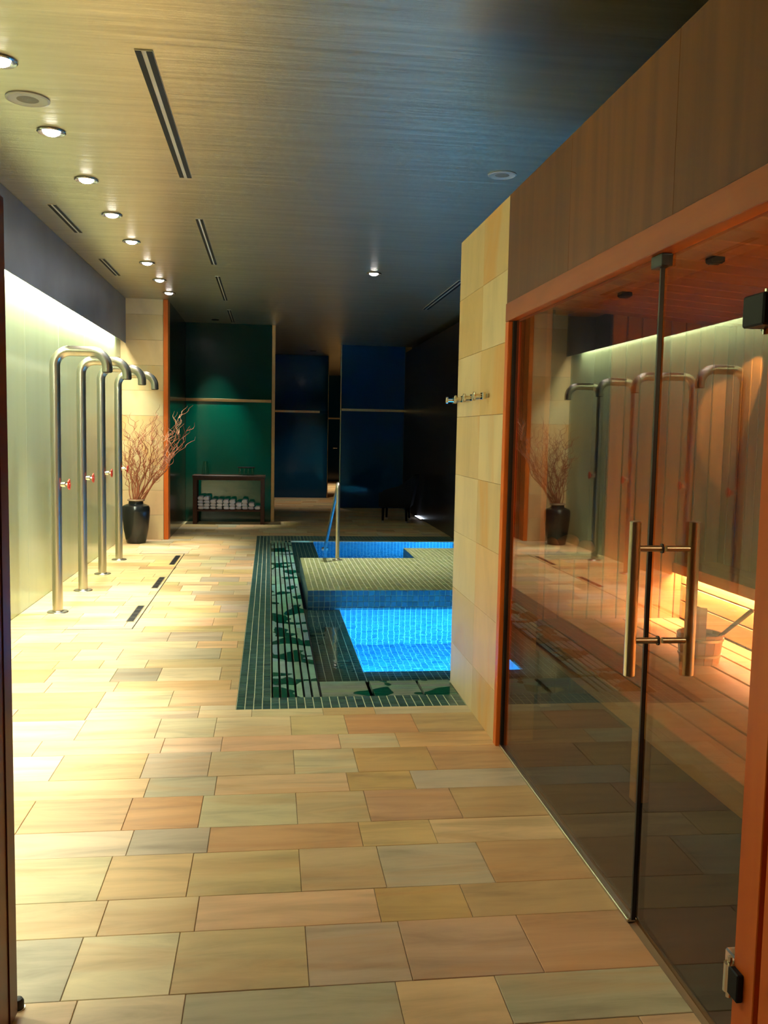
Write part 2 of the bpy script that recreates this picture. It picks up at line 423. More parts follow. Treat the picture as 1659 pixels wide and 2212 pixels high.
while Y00+k*PER < 28.5:
    for half in (0, 1):
        y0 = Y00+k*PER+(WIDE if half else 0); y1 = y0+(NARROW if half else WIDE)
        if (k, half) in near_rows:
            xs, cs = near_rows[(k, half)]; cs = cs.split()
            XS = [-1.98]
            while XS[-1] < xs[0]-.75: XS.append(XS[-1]+random.uniform(.38, .5))
            lead = len(XS)-1
            XS += xs; cs = [random.choice(pool_keys) for _ in range(lead)]+cs
        else:
            XS = [-1.98-random.uniform(0, .3)]
            while XS[-1] < 2.6: XS.append(XS[-1]+random.choice((.28, .38, .38, .57, .66)))
            XS = XS[:-1]
            cs = [random.choice(pool_keys) for _ in XS]
        XS = [x for x in XS]; XS.append(2.66)
        if (k, half) == (6, 0):
            XS = [-1.98, -1.65, -1.307, -.932, -.659, -.289, .1, 2.66]; cs = ['cream','rust','green','slate','cream','olive','tan']
        cuts_y = [y0] + [c for c in (PY0, PY1, 6.80, 10.975, 1.0) if y0+.01 < c < y1-.01] + [y1]
        for ya, yb in zip(cuts_y[:-1], cuts_y[1:]):
            ym = (ya+yb)/2
            for i in range(len(XS)-1):
                xa, xb = max(XS[i], -1.98), XS[i+1]
                if ym < 5.25: xb = min(xb, 1.118)
                if PY0 < ym < PY1: xb = min(xb, PX0)
                col = PAL[cs[i % len(cs)]]
                if 6.80 < ym < 10.975 and xa < -1.015 < xb:
                    add_tile(xa, -1.018, ya, yb, col); add_tile(-1.012, xb, ya, yb, PAL[random.choice(pool_keys)])
                else: add_tile(xa, xb, ya, yb, col)
    k += 1
for m in tiles: m.build('paving_stone', M['floor'], floor, smooth=False)
stuff(far.build('distant_paving', M['floor'], floor, smooth=False))
# recessed joint round the shower tray
jm = MB(); jm.box(-1.018, -1.012, 6.8, 10.975, -.01, .0008); jm.box(-1.98, -1.012, 6.797, 6.803, -.01, .0008); jm.box(-1.98, -1.012, 10.972, 10.978, -.01, .0008)
jm.build('tray_joint', M['black'], floor, smooth=False)

ceil = MB(); ceil.box(-2.1, 2.9, -1.6, 29, CH, CH+.08)
tag(ceil.build('ceiling', M['ceiling'], smooth=False), 'satin grey ceiling with fine brushed streaks', 'ceiling', kind='structure')

# left wall: pale green glass panels
wl = bxo('wall_left', M['stonebed'], None, -2.12, -2.0, -1.6, 12.42, 0, CH)
tag(wl, 'pale green glass panelled wall behind the showers', 'wall', kind='structure')
ys = [7.678+1.18*i for i in range(-8, 5)]
for a, b in zip(ys[:-1], ys[1:]):
    m = MB(); m.tile('x', a+.002, min(b, 12.40)-.002, .0, 2.95, -2.0, -1.98, .0015); m.build('glass_panel', M['glasswall'], wl, smooth=False)
bh = MB(); bh.box(-1.922, -1.91, -1.6, 12.40, 2.63, CH-.001, .003)
tag(bh.build('trim_1', M['bulkhead'], smooth=False), 'dark grey bulkhead hanging from the ceiling above the shower wall', 'bulkhead', kind='structure')
# cove lamp in the gap between bulkhead and wall
cv = thing('cove_light', 'hidden strip lamp in the gap above the shower wall', 'lamp', (-1.95, 7.0, 2.8))
bxo('lamp_strip', M['cove'], cv, -1.955, -1.940, 1.0, 11.9, 2.70, 2.715)
light('AREA', 'cove_lamp', (-1.948, 6.5, 2.695), 400, (.93, 1.0, .72), (0, 0, 0), cv, shape='RECTANGLE', size=.03, size_y=10.8)

# stone end wall, its cedar trim and the dark return
we = bxo('wall_end', M['stonebed'], None, -2.1, -1.42, 12.415, 12.60, 0, CH)
tag(we, 'golden sandstone clad wall end behind the black vase', 'wall', kind='structure')
z = 0
for i in range(10):
    z1 = min(z+.335, CH)
    if i == 9: z1 = CH
    m = MB(); m.setc(PAL['peach' if i % 3 == 1 else 'cream' if i % 2 else 'tan'])
    m.tile('y', -1.98, -1.425, z+.0012, z1-.0012, 12.415, 12.40, .001); m.build('stone_tile', M['wallstone'], we, smooth=False)
    z = z1
tag(bxo('trim_2', M['woodpost'], None, -1.42, -1.36, 12.39, 12.62, 0, CH-.001, .003), 'orange cedar edge strip on the sandstone wall end', 'trim', kind='structure')
tag(bxo('wall_alcove', M['darkwood'], None, -1.44, -1.361, 12.625, 14.93, 0, CH-.001), 'dark polished timber wall returning to the green glass', 'wall', kind='structure')

# back screens
def screen(name, label, mat, x0, x1, y, rail_mat, rail_z=1.97, edge=None, thick=.05, railx=None, panels=1, upper=None):
    r = thing(name, label, 'wall', (0, 0, 0), kind='structure')
    for i in range(panels):
        a, b = x0+(x1-x0)*i/panels, x0+(x1-x0)*(i+1)/panels
        bxo('lower_pane', mat, r, a+.001, b-.001, y, y+thick, 0, rail_z-.025)
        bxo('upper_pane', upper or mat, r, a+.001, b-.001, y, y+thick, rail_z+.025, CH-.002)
    rx = railx or (x0, x1)
    bxo('rail', rail_mat, r, rx[0], rx[1], y-.02, y+thick, rail_z-.024, rail_z+.024, .004)
    if edge:
        for (e0, e1) in edge: bxo('edge_trim', M['brass'], r, e0, e1, y-.01, y+thick+.01, 0, CH-.002, .004)
    return r
screen('wall_back_green', 'emerald green glass wall with a bronze rail behind the towel bench', M['greenglass'], -1.36, .022, 14.9, M['brass'], 1.985, edge=[(.024, .082)], upper=M['greenshaded'])
screen('wall_back_blue', 'freestanding blue glass screen with bronze rail in the passage', M['blueglass'], .09, 1.30, 20.45, M['brass'], 1.955, edge=[(1.30, 1.318)], railx=(.09, 1.12))
screen('wall_back_navy', 'dark blue glass wall with rail behind the wicker chair', M['bluedark'], 1.40, 2.66, 17.8, M['brass'], 1.95, edge=[(1.375, 1.398)])
wf = screen('wall_far', 'dark green wall closing the far passage', M['bluedark'], .9, 3.2, 27.4, M['steel'], 1.92)
tag(bxo('wall_passage_left', M['darkwood'], None, -.1, .05, 14.96, 28.6, 0, CH-.001), 'dark wall along the far passage', 'wall', kind='structure')
tag(bxo('wall_passage_right', M['stonebed'], None, 2.66, 2.8, 17.9, 28.6, 0, CH-.001), 'far passage side wall beyond the navy glass', 'wall', kind='structure')
tag(bxo('wall_right', M['blackwall'], None, 2.66, 2.78, 5.26, 17.79, 0, 3.10), 'black stained wall beside the pool and the wicker chair', 'wall', kind='structure')
tag(bxo('wall_behind', M['woodfascia'], None, -2.1, 2.9, -1.7, -1.6, 0, CH), 'wall behind the viewer', 'wall', kind='structure')
tag(bxo('wall_right_upper', M['blackwall'], None, 2.90, 2.98, -1.6, 17.79, 0, CH), 'outer wall above the sauna roof', 'wall', kind='structure')

# ================================================================== SAUNA CABIN
SY0, SY1 = .6, 4.96
tag(bxo('ceiling_sauna_roof', M['blackwall'], None, 1.13, 2.89, SY0, 5.24, 2.52, 2.615), 'flat roof of the sauna cabin', 'roof', kind='structure')
# stone clad end
NX0, NX1, NZ0, NZ1 = 1.575, 1.925, .80, 2.21
ws = MB(); ws.box(1.116, 2.66, 5.20, 5.224, 0, 2.515); ws.box(1.116, NX0, SY1+.02, 5.2, 0, 2.515); ws.box(NX1, 2.66, SY1+.02, 5.2, 0, 2.515)
ws.box(NX0, NX1, SY1+.02, 5.2, 0, NZ0); ws.box(NX0, NX1, SY1+.02, 5.2, NZ1, 2.515); ws.box(1.116, 1.30, 4.175, SY1+.02, 0, 2.515)
ws = ws.build('wall_sauna_end', M['stonebed'], smooth=False)
tag(ws, 'sandstone clad end of the sauna cabin beside the pool', 'wall', kind='structure')
zs = [0] + [2.615-.3375*i for i in range(7, -1, -1)]
tones = ['tan','cream','cream','tan','cream','peach','tan','gold','cream','tan','peach','cream','cream','gold','tan','tan','cream','tan']
i = 0
for z0, z1 in zip(zs[:-1], zs[1:]):
    for y0, y1 in ((4.17, 4.66), (4.66, 5.24)):
        m = MB(); m.setc(tuple(v*1.03 for v in PAL[tones[i % len(tones)]])); i += 1
        m.tile('x', y0+.0008, y1-.0008, z0+.0008, z1-.0008, 1.116, 1.10, .0008); m.build('stone_tile', M['wallstone'], ws, smooth=False)
    for x0, x1 in ((1.101, 1.6), (1.6, 2.13), (2.13, 2.655)):
        m = MB(); m.setc(PAL[tones[(i*5) % len(tones)]]); i += 1
        m.tile('y', x0+.0008, x1-.0008, z0+.0008, z1-.0008, 5.224, 5.24, .0008); m.build('stone_tile', M['wallstone'], ws, smooth=False)
# fascia over the glass
wfa = thing('wall_sauna_fascia', 'brown timber fascia above the sauna glass', 'wall', (1.11, 0, 2.1), kind='structure')
for a, b in ((SY0, 1.55), (1.55, 2.42), (2.42, 3.30), (3.30, 4.17)):
    m = MB(); m.tile('x', a+.0006, b-.0006, 2.118, 2.615, 1.135, 1.10, .0006); m.build('veneer_panel', M['woodfascia'], wfa, smooth=False)
tag(bxo('trim_3', M['woodtrim'], None, 1.094, 1.16, 1.80, 4.165, 2.032, 2.116, .002), 'cedar head beam above the sauna glass', 'trim', kind='structure')
tag(bxo('trim_4', M['woodpost'], None, 1.096, 1.16, 4.118, 4.168, 0, 2.030, .002), 'cedar jamb between the sandstone and the fixed sauna glass', 'trim', kind='structure')
tag(bxo('trim_5', M['woodpost'], None, 1.096, 1.16, 1.80, 1.888, 0, 2.030, .002), 'orange cedar jamb carrying the hinges of the glass door', 'trim', kind='structure')
wsf = thing('wall_sauna_front', 'cedar boarded front of the sauna beside the door jamb', 'wall', (1.11, 1.2, 0), kind='structure')
bxo('board', M['woodpost'], wsf, 1.118, 1.15, 1.786, 1.799, 0, 2.115)
bxo('board', M['woodpost'], wsf, 1.10, 1.15, 1.20, 1.785, 0, 2.115, .002); bxo('board', M['woodpost'], wsf, 1.10, 1.15, .60, 1.197, 0, 2.115, .002)
# fixed pane and its channel
w1 = thing('window_1', 'fixed clear glass pane of the sauna front', 'window', (GX, 3.3, 0), kind='structure')
m = MB(); m.box(GX, GX+.010, 2.540, 4.117, .012, 2.03); m.build('pane', M['pane'], w1, smooth=False)
bxo('floor_channel', M['steel'], w1, GX-.012, GX+.02, 2.54, 4.117, 0, .012, .002)
bxo('edge_seal', M['rubber'], w1, GX-.001, GX+.012, 2.531, 2.540, .012, 2.03)
bxo('corner_bracket', M['rubber'], w1, GX-.014, GX+.02, 2.50, 2.575, 1.995, 2.031, .002)
bxo('side_seal', M['rubber'], w1, GX-.008, GX+.018, 4.100, 4.1175, .012, 2.03)
# door leaf
d1 = thing('door_1', 'frameless glass sauna door with a long tubular steel pull handle', 'door', (GX+.005, 1.892, 0), kind='structure')
m = MB(); m.box(GX, GX+.010, 1.893, 2.527, .012, 2.024); m.build('pane', M['pane'], d1, smooth=False)
def handle(name, xc, sgn):
    m = MB(); m.lathe([(.014,.0),(.0165,.002),(.0165,.453),(.014,.455)], (xc, 2.452, .807), 20)
    h = m.build(name, M['steel'], d1)
    return h
h1 = handle('outer_handle', GX-.085, -1); h2 = handle('inner_handle', GX+.095, 1)
for z in (.912, 1.183):
    m = MB(); m.tube([(GX-.08, 2.452, z), (GX-.001, 2.452, z)], .009, 14); m.build('standoff', M['steel'], h1)
    m = MB(); m.tube([(GX+.011, 2.452, z), (GX+.09, 2.452, z)], .009, 14); m.build('standoff', M['steel'], h2)
    m = MB(); m.lathe([(.014,-.004),(.014,.0)], (GX, 2.452, z), 16, 'x'); m.build('washer', M['rubber'], h1)
for z in (.235, 1.785):
    hg = bxo('hinge', M['chrome'], d1, GX-.016, GX+.026, 1.888, 1.955, z-.036, z+.036, .004)
    m = MB(); m.lathe([(.006,-.05),(.006,-.036),(.014,-.034),(.014,.034),(.006,.036),(.006,.05)], (GX-.036, 1.892, z), 14); m.build('barrel', M['chrome'], hg)
    bxo('jamb_plate', M['black'], hg, GX-.045, GX-.028, 1.84, 1.90, z-.034, z+.034, .003) if z < 1 else bxo('closer_body', M['black'], hg, GX-.078, GX-.027, 1.83, 1.919, z-.036, z+.034, .004)
d1.rotation_euler = (0, 0, -.0125)
# inside lining
tag(bxo('floor_sauna', M['saunafloor'], None, GX+.03, 2.64, SY0, SY1, -.003, .002), 'dark tiled sauna floor', 'floor', kind='structure')
wb = bxo('wall_sauna_back', M['cedarv'], None, 2.645, 2.70, SY0, SY1, 0, 2.3)
tag(wb, 'cedar boarded back wall of the sauna', 'wall', kind='structure')
y = SY0
while y < SY1-.01:
    m = MB(); m.tile('x', y+.003, min(y+.095, SY1)-.003, .0, 2.25, 2.644, 2.63, .004); m.build('board', M['cedarv'], wb, smooth=False); y += .095
wn = MB(); wn.box(1.17, NX0, SY1-.001, SY1+.019, 0, 2.3); wn.box(NX1, 2.63, SY1-.001, SY1+.019, 0, 2.3); wn.box(NX0, NX1, SY1-.001, SY1+.019, 0, NZ0); wn.box(NX0, NX1, SY1-.001, SY1+.019, NZ1, 2.3)
wn = wn.build('wall_sauna_inner', M['cedarv'], smooth=False)
tag(wn, 'cedar boarded end wall inside the sauna with a dark niche', 'wall', kind='structure')
xs = [1.17+(NX0-1.17)*i/5 for i in range(6)]+[NX0+(NX1-NX0)*i/4 for i in range(1, 5)]+[NX1+(2.63-NX1)*i/8 for i in range(1, 9)]
for a, b in zip(xs[:-1], xs[1:]):
    m = MB(); m.tile('y', a+.003, b-.003, .0, NZ0-.002 if NX0-.01 < a < NX1-.01 else 2.25, SY1-.001, SY1-.015, .004); m.build('board', M['cedarv'], wn, smooth=False)
nl = thing('wall_sauna_niche', 'dark lined niche in the sauna end wall holding pale stones', 'niche', (1.75, 5.1, .8), kind='structure')
bxo('back_lining', M['blackwall'], nl, NX0+.001, NX1-.001, 5.185, 5.199, NZ0, NZ1)
bxo('side_lining', M['blackwall'], nl, NX0+.001, NX0+.012, SY1-.012, 5.184, NZ0, NZ1); bxo('side_lining', M['blackwall'], nl, NX1-.012, NX1-.001, SY1-.012, 5.184, NZ0, NZ1)
bxo('sill', M['blackwall'], nl, NX0+.013, NX1-.013, SY1-.012, 5.184, NZ0+.0005, NZ0+.014)
rs = random.Random(4)
for i, (x, y, r, lb) in enumerate(((1.645, 5.05, .058, 'pale rounded stone at the left of the sauna niche'), (1.750, 5.08, .072, 'largest pale stone in the middle of the sauna niche'), (1.852, 5.04, .052, 'pale rounded stone at the right of the sauna niche'))):
    bm = bmesh.new(); bmesh.ops.create_icosphere(bm, subdivisions=3, radius=1)
    ph = [rs.uniform(0, 6) for _ in range(4)]
    for v in bm.verts:
        q = v.co; k_ = 1+.10*math.sin(3*q.x+ph[0])+.08*math.sin(4*q.y+ph[1])+.07*math.sin(5*q.z+ph[2])
        v.co = Vector((x+q.x*r*k_*.92, y+q.y*r*k_*.95, NZ0+.0145+r*.72+max(q.z*r*k_*.8, -r*.72)))
    m = MB(); m.bm(bm); o = m.build('sauna_stone', M['pebble'], angle=80)
    o.data.transform(Matrix.Translation((-x, -y, -NZ0-.0145))); o.location = (x, y, NZ0+.0145)
    tag(o, lb, 'stone', 'stones in the sauna niche')
tag(bxo('wall_sauna_near', M['cedarv'], None, 1.16, 2.64, SY0-.05, SY0, 0, 2.5), 'near end wall of the sauna', 'wall', kind='structure')
tag(bxo('wall_sauna_return', M['cedarv'], None, 1.165, 1.175, 4.16, SY1-.016, 0, 2.3), 'cedar lining behind the stone pier', 'wall', kind='structure')
cs_ = thing('ceiling_sauna', 'sloping cedar slat ceiling of the sauna', 'ceiling', (1.9, 3, 2.25), kind='structure')
sl = -.069
y = SY0
while y < SY1-.02:
    y1 = min(y+.168, SY1-.016)
    m = MB()
    for (x, zc) in ((1.165, 2.245), (2.628, 2.245+sl*1.463)): pass
    V = []; F = []
    xa, xb = 1.165, 2.628
    za, zb = 2.245, 2.245+sl*(xb-xa)
    for (yy, dz) in ((y+.006, .006), (y+.012, 0), (y1-.012, 0), (y1-.006, .006)):
        V += [(xa, yy, za+dz), (xb, yy, zb+dz)]
    V += [(xa, y1-.006, za+.03), (xb, y1-.006, zb+.03), (xa, y+.006, za+.03), (xb, y+.006, zb+.03)]
    n = 6
    for q in range(n):
        r_ = (q+1) % n
        F.append((2*q, 2*r_, 2*r_+1, 2*q+1))
    F.append(tuple(2*q for q in range(n-1, -1, -1))); F.append(tuple(2*q+1 for q in range(n)))
    m.add(V, F); m.build('slat', M['cedarx'], cs_, smooth=False)
    y = y+.168
# small black fittings in the sauna ceiling
for (x, y, lb) in ((1.715, 3.369, 'small black square fitting in the sauna ceiling nearer the door'), (1.713, 4.262, 'small black square fitting in the sauna ceiling nearer the end wall')):
    zc = 2.245+sl*(x-1.165)
    r = thing('ceiling_vent', lb, 'vent', (x, y, zc), group='black fittings in the sauna ceiling')
    bxo('housing', M['black'], r, x-.028, x+.028, y-.028, y+.028, zc-.022, zc+.001, .004)
    bxo('louvre', M['rubber'], r, x-.02, x+.02, y-.02, y-.005, zc-.026, zc-.022); bxo('louvre', M['rubber'], r, x-.02, x+.02, y+.005, y+.02, zc-.026, zc-.022)
# bench
bn = thing('sauna_bench', 'slatted cedar sauna bench glowing under its ledge', 'bench', (1.9, 3.2, 0))
edges = [1.44, 1.565, 1.70, 1.875, 2.05, 2.195, 2.30, 2.40]
for a, b in zip(edges[:-1], edges[1:]):
    bxo('slat', M['cedar'], bn, a+.005, b-.005, SY0+.05, SY1-.018, .415, .45, .003)
bxo('front_board', M['cedar'], bn, 1.46, 1.48, SY0+.05, SY1-.018, .33, .413, .002)
for (z0, z1) in ((.455, .552), (.560, .650), (.658, .722)):
    bxo('riser_board', M['cedar'], bn, 2.405, 2.425, SY0+.05, SY1-.018, z0, z1, .002)
for y in (1.0, 2.2, 3.4, 4.7):
    bxo('leg', M['cedar'], bn, 1.50, 1.56, y, y+.06, .003, .412, .003)
lg = thing('sauna_ledge', 'dim upper cedar ledge above the lit riser boards', 'shelf', (2.5, 3.2, .73))
bxo('top_board', M['cedar'], lg, 2.36, 2.495, SY0+.05, SY1-.018, .750, .780, .003); bxo('top_board', M['cedar'], lg, 2.50, 2.628, SY0+.05, SY1-.018, .750, .780, .003)
bxo('nosing', M['cedar'], lg, 2.345, 2.359, SY0+.05, SY1-.018, .722, .781, .002)
sp = thing('sauna_strip_light', 'warm strip light under the sauna ledge', 'lamp', (2.375, 3, .73))
bxo('lamp_strip', M['saunastrip'], sp, 2.365, 2.385, 1.2, SY1-.03, .742, .749)
light('AREA', 'strip_light', (2.375, 3.2, .739), 95, (1.0, .62, .47), (0, 0, 0), sp, shape='RECTANGLE', size=.03, size_y=3.4)
light('SPOT', 'corner_light', (2.30, 4.86, .72), 22, (1.0, .64, .46), (math.radians(-8), 0, 0), sp, spot_size=1.3, spot_blend=.6, shadow_soft_size=.01)
light('POINT', 'cabin_light', (1.9, 1.2, 1.9), 26, (1.0, .86, .60), (0, 0, 0), sp, shadow_soft_size=.12)
sw = thing('sauna_spotlight', 'small ceiling spotlight warming the boards in the back corner of the sauna', 'lamp', (2.50, 4.45, 2.13))
m = MB(); m.lathe([(.030,.02),(.034,.0),(.034,-.035),(.026,-.045)], (2.50, 4.45, 2.125), 18); m.build('housing', M['black'], sw)
light('SPOT', 'spot', (2.50, 4.45, 2.075), 22, (1.0, .62, .30), (math.radians(48), 0, math.radians(-20)), sw, spot_size=math.radians(40), spot_blend=.3, shadow_soft_size=.01)
# bucket and ladle
bx, by, bz = 2.03, 3.95, .4505
bk = thing('sauna_bucket', 'pale wooden sauna bucket with one tall stave on the bench', 'bucket', (bx, by, bz))
ns = 14
for i in range(ns):
    a0, a1 = 2*PI*i/ns+.01, 2*PI*(i+1)/ns-.01
    top = .275 if i in (9,) else .14
    m = MB(); V = []
    for (r, h) in ((.090, 0), (.106, .14), (.110, top)):
        for (a, rr) in ((a0, r), (a1, r), (a1, r-.013), (a0, r-.013)):
            V.append((bx+rr*math.cos(a), by+rr*math.sin(a), bz+h))
    if top == .14: V = V[:8]
    F = [(3,2,1,0)]
    nl = len(V)//4
    for l in range(nl-1):
        for q in range(4): F.append((4*l+q, 4*l+(q+1) % 4, 4*l+4+(q+1) % 4, 4*l+4+q))
    F.append((4*nl-4, 4*nl-3, 4*nl-2, 4*nl-1))
    m.add(V, F); m.build('stave', M['bucket'], bk, smooth=False)
m = MB(); m.lathe([(.088,.012),(.090,.016),(.02,.018)], (bx, by, bz), 28); m.build('base', M['bucket'], bk)
for h, r in ((.035, .0945), (.11, .1030)):
    m = MB(); m.lathe([(r,h),(r+.004,h),(r+.0055,h+.012),(r,h+.012)], (bx, by, bz), 32); m.build('hoop', M['steel'], bk)
ld = thing('sauna_ladle', 'dark ladle leaning out of the sauna bucket', 'ladle', (bx, by, bz+.03))
m = MB(); m.tube([(bx+.01, by-.02, bz+.05), (bx+.09, by-.05, bz+.145), (bx+.20, by-.10, bz+.265)], [.008,.009,.011], 10); m.build('handle', M['darkfurn'], ld)
m = MB(); m.lathe([(.005,0),(.03,.004),(.04,.03),(.042,.045),(.039,.045),(.036,.03),(.02,.008)], (bx-.015, by-.01, bz+.022), 18); m.build('cup', M['steel'], ld)

# ================================================================== OPEN DOOR LEAF AT LEFT
d2 = thing('door_2', 'open dark timber door leaf at the left edge', 'door', (-.66, 1.3, 0), kind='structure')
bxo('leaf', M['woodjamb'], d2, -.675, -.630, .40, 2.262, .01, 2.035, .003)
bxo('edge_band', M['woodjamb'], d2, -.6295, -.627, 2.20, 2.262, .01, 2.035)
ds = thing('door_stop', 'small dark floor stop at the foot of the timber leaf', 'door stop', (-.628, 2.275, 0))
m = MB(); m.lathe([(.014,0),(.016,.002),(.016,.02),(.012,.027),(.004,.029)], (-.635, 2.292, 0), 16); m.build('rubber_buffer', M['rubber'], ds)
m = MB(); m.lathe([(.019,0),(.019,.003)], (-.635, 2.292, 0), 16); m.build('base_plate', M['steel'], ds)

# ================================================================== POOL
P = .047     # mosaic module
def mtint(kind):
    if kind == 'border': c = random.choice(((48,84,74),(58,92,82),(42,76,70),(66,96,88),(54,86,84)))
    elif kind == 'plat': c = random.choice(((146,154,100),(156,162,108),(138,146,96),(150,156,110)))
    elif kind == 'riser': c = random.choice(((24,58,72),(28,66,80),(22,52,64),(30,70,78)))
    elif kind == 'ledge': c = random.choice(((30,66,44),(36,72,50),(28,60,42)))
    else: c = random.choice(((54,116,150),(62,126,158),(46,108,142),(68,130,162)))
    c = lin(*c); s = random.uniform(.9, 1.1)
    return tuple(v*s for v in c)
def mosaic(mb, axis, a0, a1, b0, b1, lo, hi, kind, pa=P, pb=P, gap=.0035, c=.001):
    na = max(1, round((a1-a0)/pa)); nb = max(1, round((b1-b0)/pb)); da, db = (a1-a0)/na, (b1-b0)/nb
    for i in range(na):
        for j in range(nb):
            mb.setc(mtint(kind))
            mb.tile(axis, a0+i*da+gap/2, a0+(i+1)*da-gap/2, b0+j*db+gap/2, b0+(j+1)*db-gap/2, lo, hi, c)
pb_ = thing('pool_border', 'dark green mosaic border and slotted overflow grating round the pool', 'pool surround', (0, 8.8, 0))
bed = MB()
bed.box(PX0, .02, PY0, PY1, -.12, -.0015); bed.box(.02, 1.1, PY0, 4.985, -.12, -.0015); bed.box(1.1, PX1, PY0+.47, 5.28, -.12, -.0015)
bed.box(.02, PX1, 12.31, PY1, -.12, -.0015)
bed.build('grout_bed', M['mosaicgrout'], pb_, smooth=False)
gut = MB(); gut.box(.02, .306, 4.985, 12.31, -.13, -.09); gut.box(.306, 1.1, 4.985, 5.30, -.13, -.09)
gut.build('gutter', M['black'], pb_, smooth=False)
# front strip (4 rows) and the nearer left strip: single tiles
def single(a0, a1, b0, b1, parent, axis='z', lo=-.008, hi=0.0, kind='border', nm='mosaic_tile', mat='mosaic'):
    na = max(1, round((a1-a0)/P)); nb = max(1, round((b1-b0)/P)); da, db = (a1-a0)/na, (b1-b0)/nb
    for i in range(na):
        for j in range(nb):
            m = MB(); m.setc(mtint(kind)); g = .0022
            m.tile(axis, a0+i*da+g, a0+(i+1)*da-g, b0+j*db+g, b0+(j+1)*db-g, lo, hi, .001); m.build(nm, M[mat], parent, smooth=False)
single(PX0, 1.099, PY0, 4.985, pb_)
single(PX0, .02, 4.985, 6.80, pb_)
bm_ = MB(); mosaic(bm_, 'z', PX0, .02, 6.80, PY1, -.008, 0, 'border', gap=.0044); mosaic(bm_, 'z', .02, PX1, 12.31, PY1, -.008, 0, 'border', gap=.0044)
stuff(bm_.build('border_mosaic', M['mosaic'], pb_, smooth=False))
# grating bars
ylist = [4.985, 5.30]+[5.30+.5*i for i in range(1, 14)]+[12.31]
xl = [.0245, .071, .117, .162, .208, .254, .302]
for a, b in zip(ylist[:-1], ylist[1:]):
    if b-a < .05: continue
    for x0, x1 in zip(xl[:-1], xl[1:]):
        m = MB(); m.setc(tuple(v*random.uniform(.8, 1.2) for v in lin(*random.choice(((104,140,124),(96,130,114),(112,148,132))))))
        m.tile('z', x0+.0065, x1-.0065, a+.001, b-.001, -.03, -.002, .0015); m.build('grating_bar', M['grate'], pb_, smooth=False)
for (x0, x1) in ((.31, .585), (.612, .893), (.91, 1.10)):
    n = 7
    for i in range(n):
        a = 4.987+i*(5.298-4.987)/n; b = a+(5.298-4.987)/n
        m = MB(); m.setc(tuple(v*random.uniform(.85, 1.15) for v in lin(104,120,102)))
        m.tile('z', x0, x1, a+.001, b-.001, -.03, -.002, .0012); m.build('grating_bar', M['grate'], pb_, smooth=False)
bxo('bearer', M['black'], pb_, .0205, .3055, 4.99, 12.30, -.089, -.034)

WL = -.012
def basin(root, x0, x1, y0, y1, zb, y1top):
    """an open tiled tub: five mosaic faces on a grout shell"""
    sh = MB(); t = .02
    sh.box(x0-.04, x1+.04, y0-.04, y1+.04, zb-.06, zb-.004)
    sh.box(x0-.04, x0-.004, y0, y1, zb, -.062); sh.box(x1+.004, x1+.04, y0, y1, zb, -.003)
    sh.box(x0, x1, y0-.04, y0-.004, zb, -.062); sh.box(x0, x1, y1+.004, y1+.04, zb, y1top)
    sh.build('basin_shell', M['basingrout'], root, smooth=False)
    t = MB()
    mosaic(t, 'z', x0, x1, y0, y1, zb-.004, zb, 'basin', gap=.006); mosaic(t, 'x', y0, y1, zb, -.062, x0-.004, x0, 'basin', gap=.006); mosaic(t, 'x', y0, y1, zb, WL-.002, x1+.004, x1, 'basin', gap=.006)
    mosaic(t, 'y', x0, x1, zb, -.062, y0-.004, y0, 'basin', gap=.006); mosaic(t, 'y', x0, x1, zb, y1top, y1+.004, y1, 'basin', gap=.006)
    stuff(t.build('basin_mosaic', M['basin'], root, smooth=False))
sp1 = thing('plunge_pool', 'near plunge pool of bright blue lit water with a dark green ledge', 'pool', (1.5, 6.5, 0))
basin(sp1, .609, 2.60, 5.60, 7.58, -1.24, -.060)
lb = MB(); lb.box(.306, .608, 5.30, 7.58, -.12, -.0615); lb.box(.608, 2.60, 5.30, 5.598, -.12, -.0615)
lb.build('ledge_bed', M['mosaicgrout'], sp1, smooth=False)
lm = MB(); mosaic(lm, 'z', .306, .607, 5.30, 7.58, -.067, -.060, 'ledge'); mosaic(lm, 'z', .609, 2.60, 5.30, 5.596, -.067, -.060, 'ledge')
stuff(lm.build('ledge_mosaic', M['mosaic'], sp1, smooth=False))
m = MB(); m.box(.3065, 2.60, 5.301, 7.579, -1.0, WL, skip=('b','s','e','n','w'))
m.build('water', M['water'], sp1, smooth=False)
kb = MB(); kb.box(.299, .3062, 4.99, 7.58, -.13, -.009); kb.box(.3062, 1.1, 5.2985, 5.3008, -.13, -.009)  # dark lip added to block pool lamp light leaking into the gutter
kb.build('light_stop_kerb', M['black'], sp1, smooth=False)
sp2 = thing('rear_pool', 'rear plunge pool of darker blue water behind the tiled platform', 'pool', (1.5, 11, 0))
basin(sp2, .605, 2.56, 9.60, 12.28, -1.24, -.004)
lb = MB(); lb.box(.306, .604, 9.575, 12.30, -.12, -.0615); lb.build('ledge_bed', M['mosaicgrout'], sp2, smooth=False)
lm = MB(); mosaic(lm, 'z', .306, .603, 9.575, 12.30, -.067, -.060, 'ledge'); stuff(lm.build('ledge_mosaic', M['mosaic'], sp2, smooth=False))
m = MB(); m.box(.3065, 2.56, 9.575, 12.279, -1.0, WL, skip=('b','s','e','n','w')); m.build('water', M['water'], sp2, smooth=False)
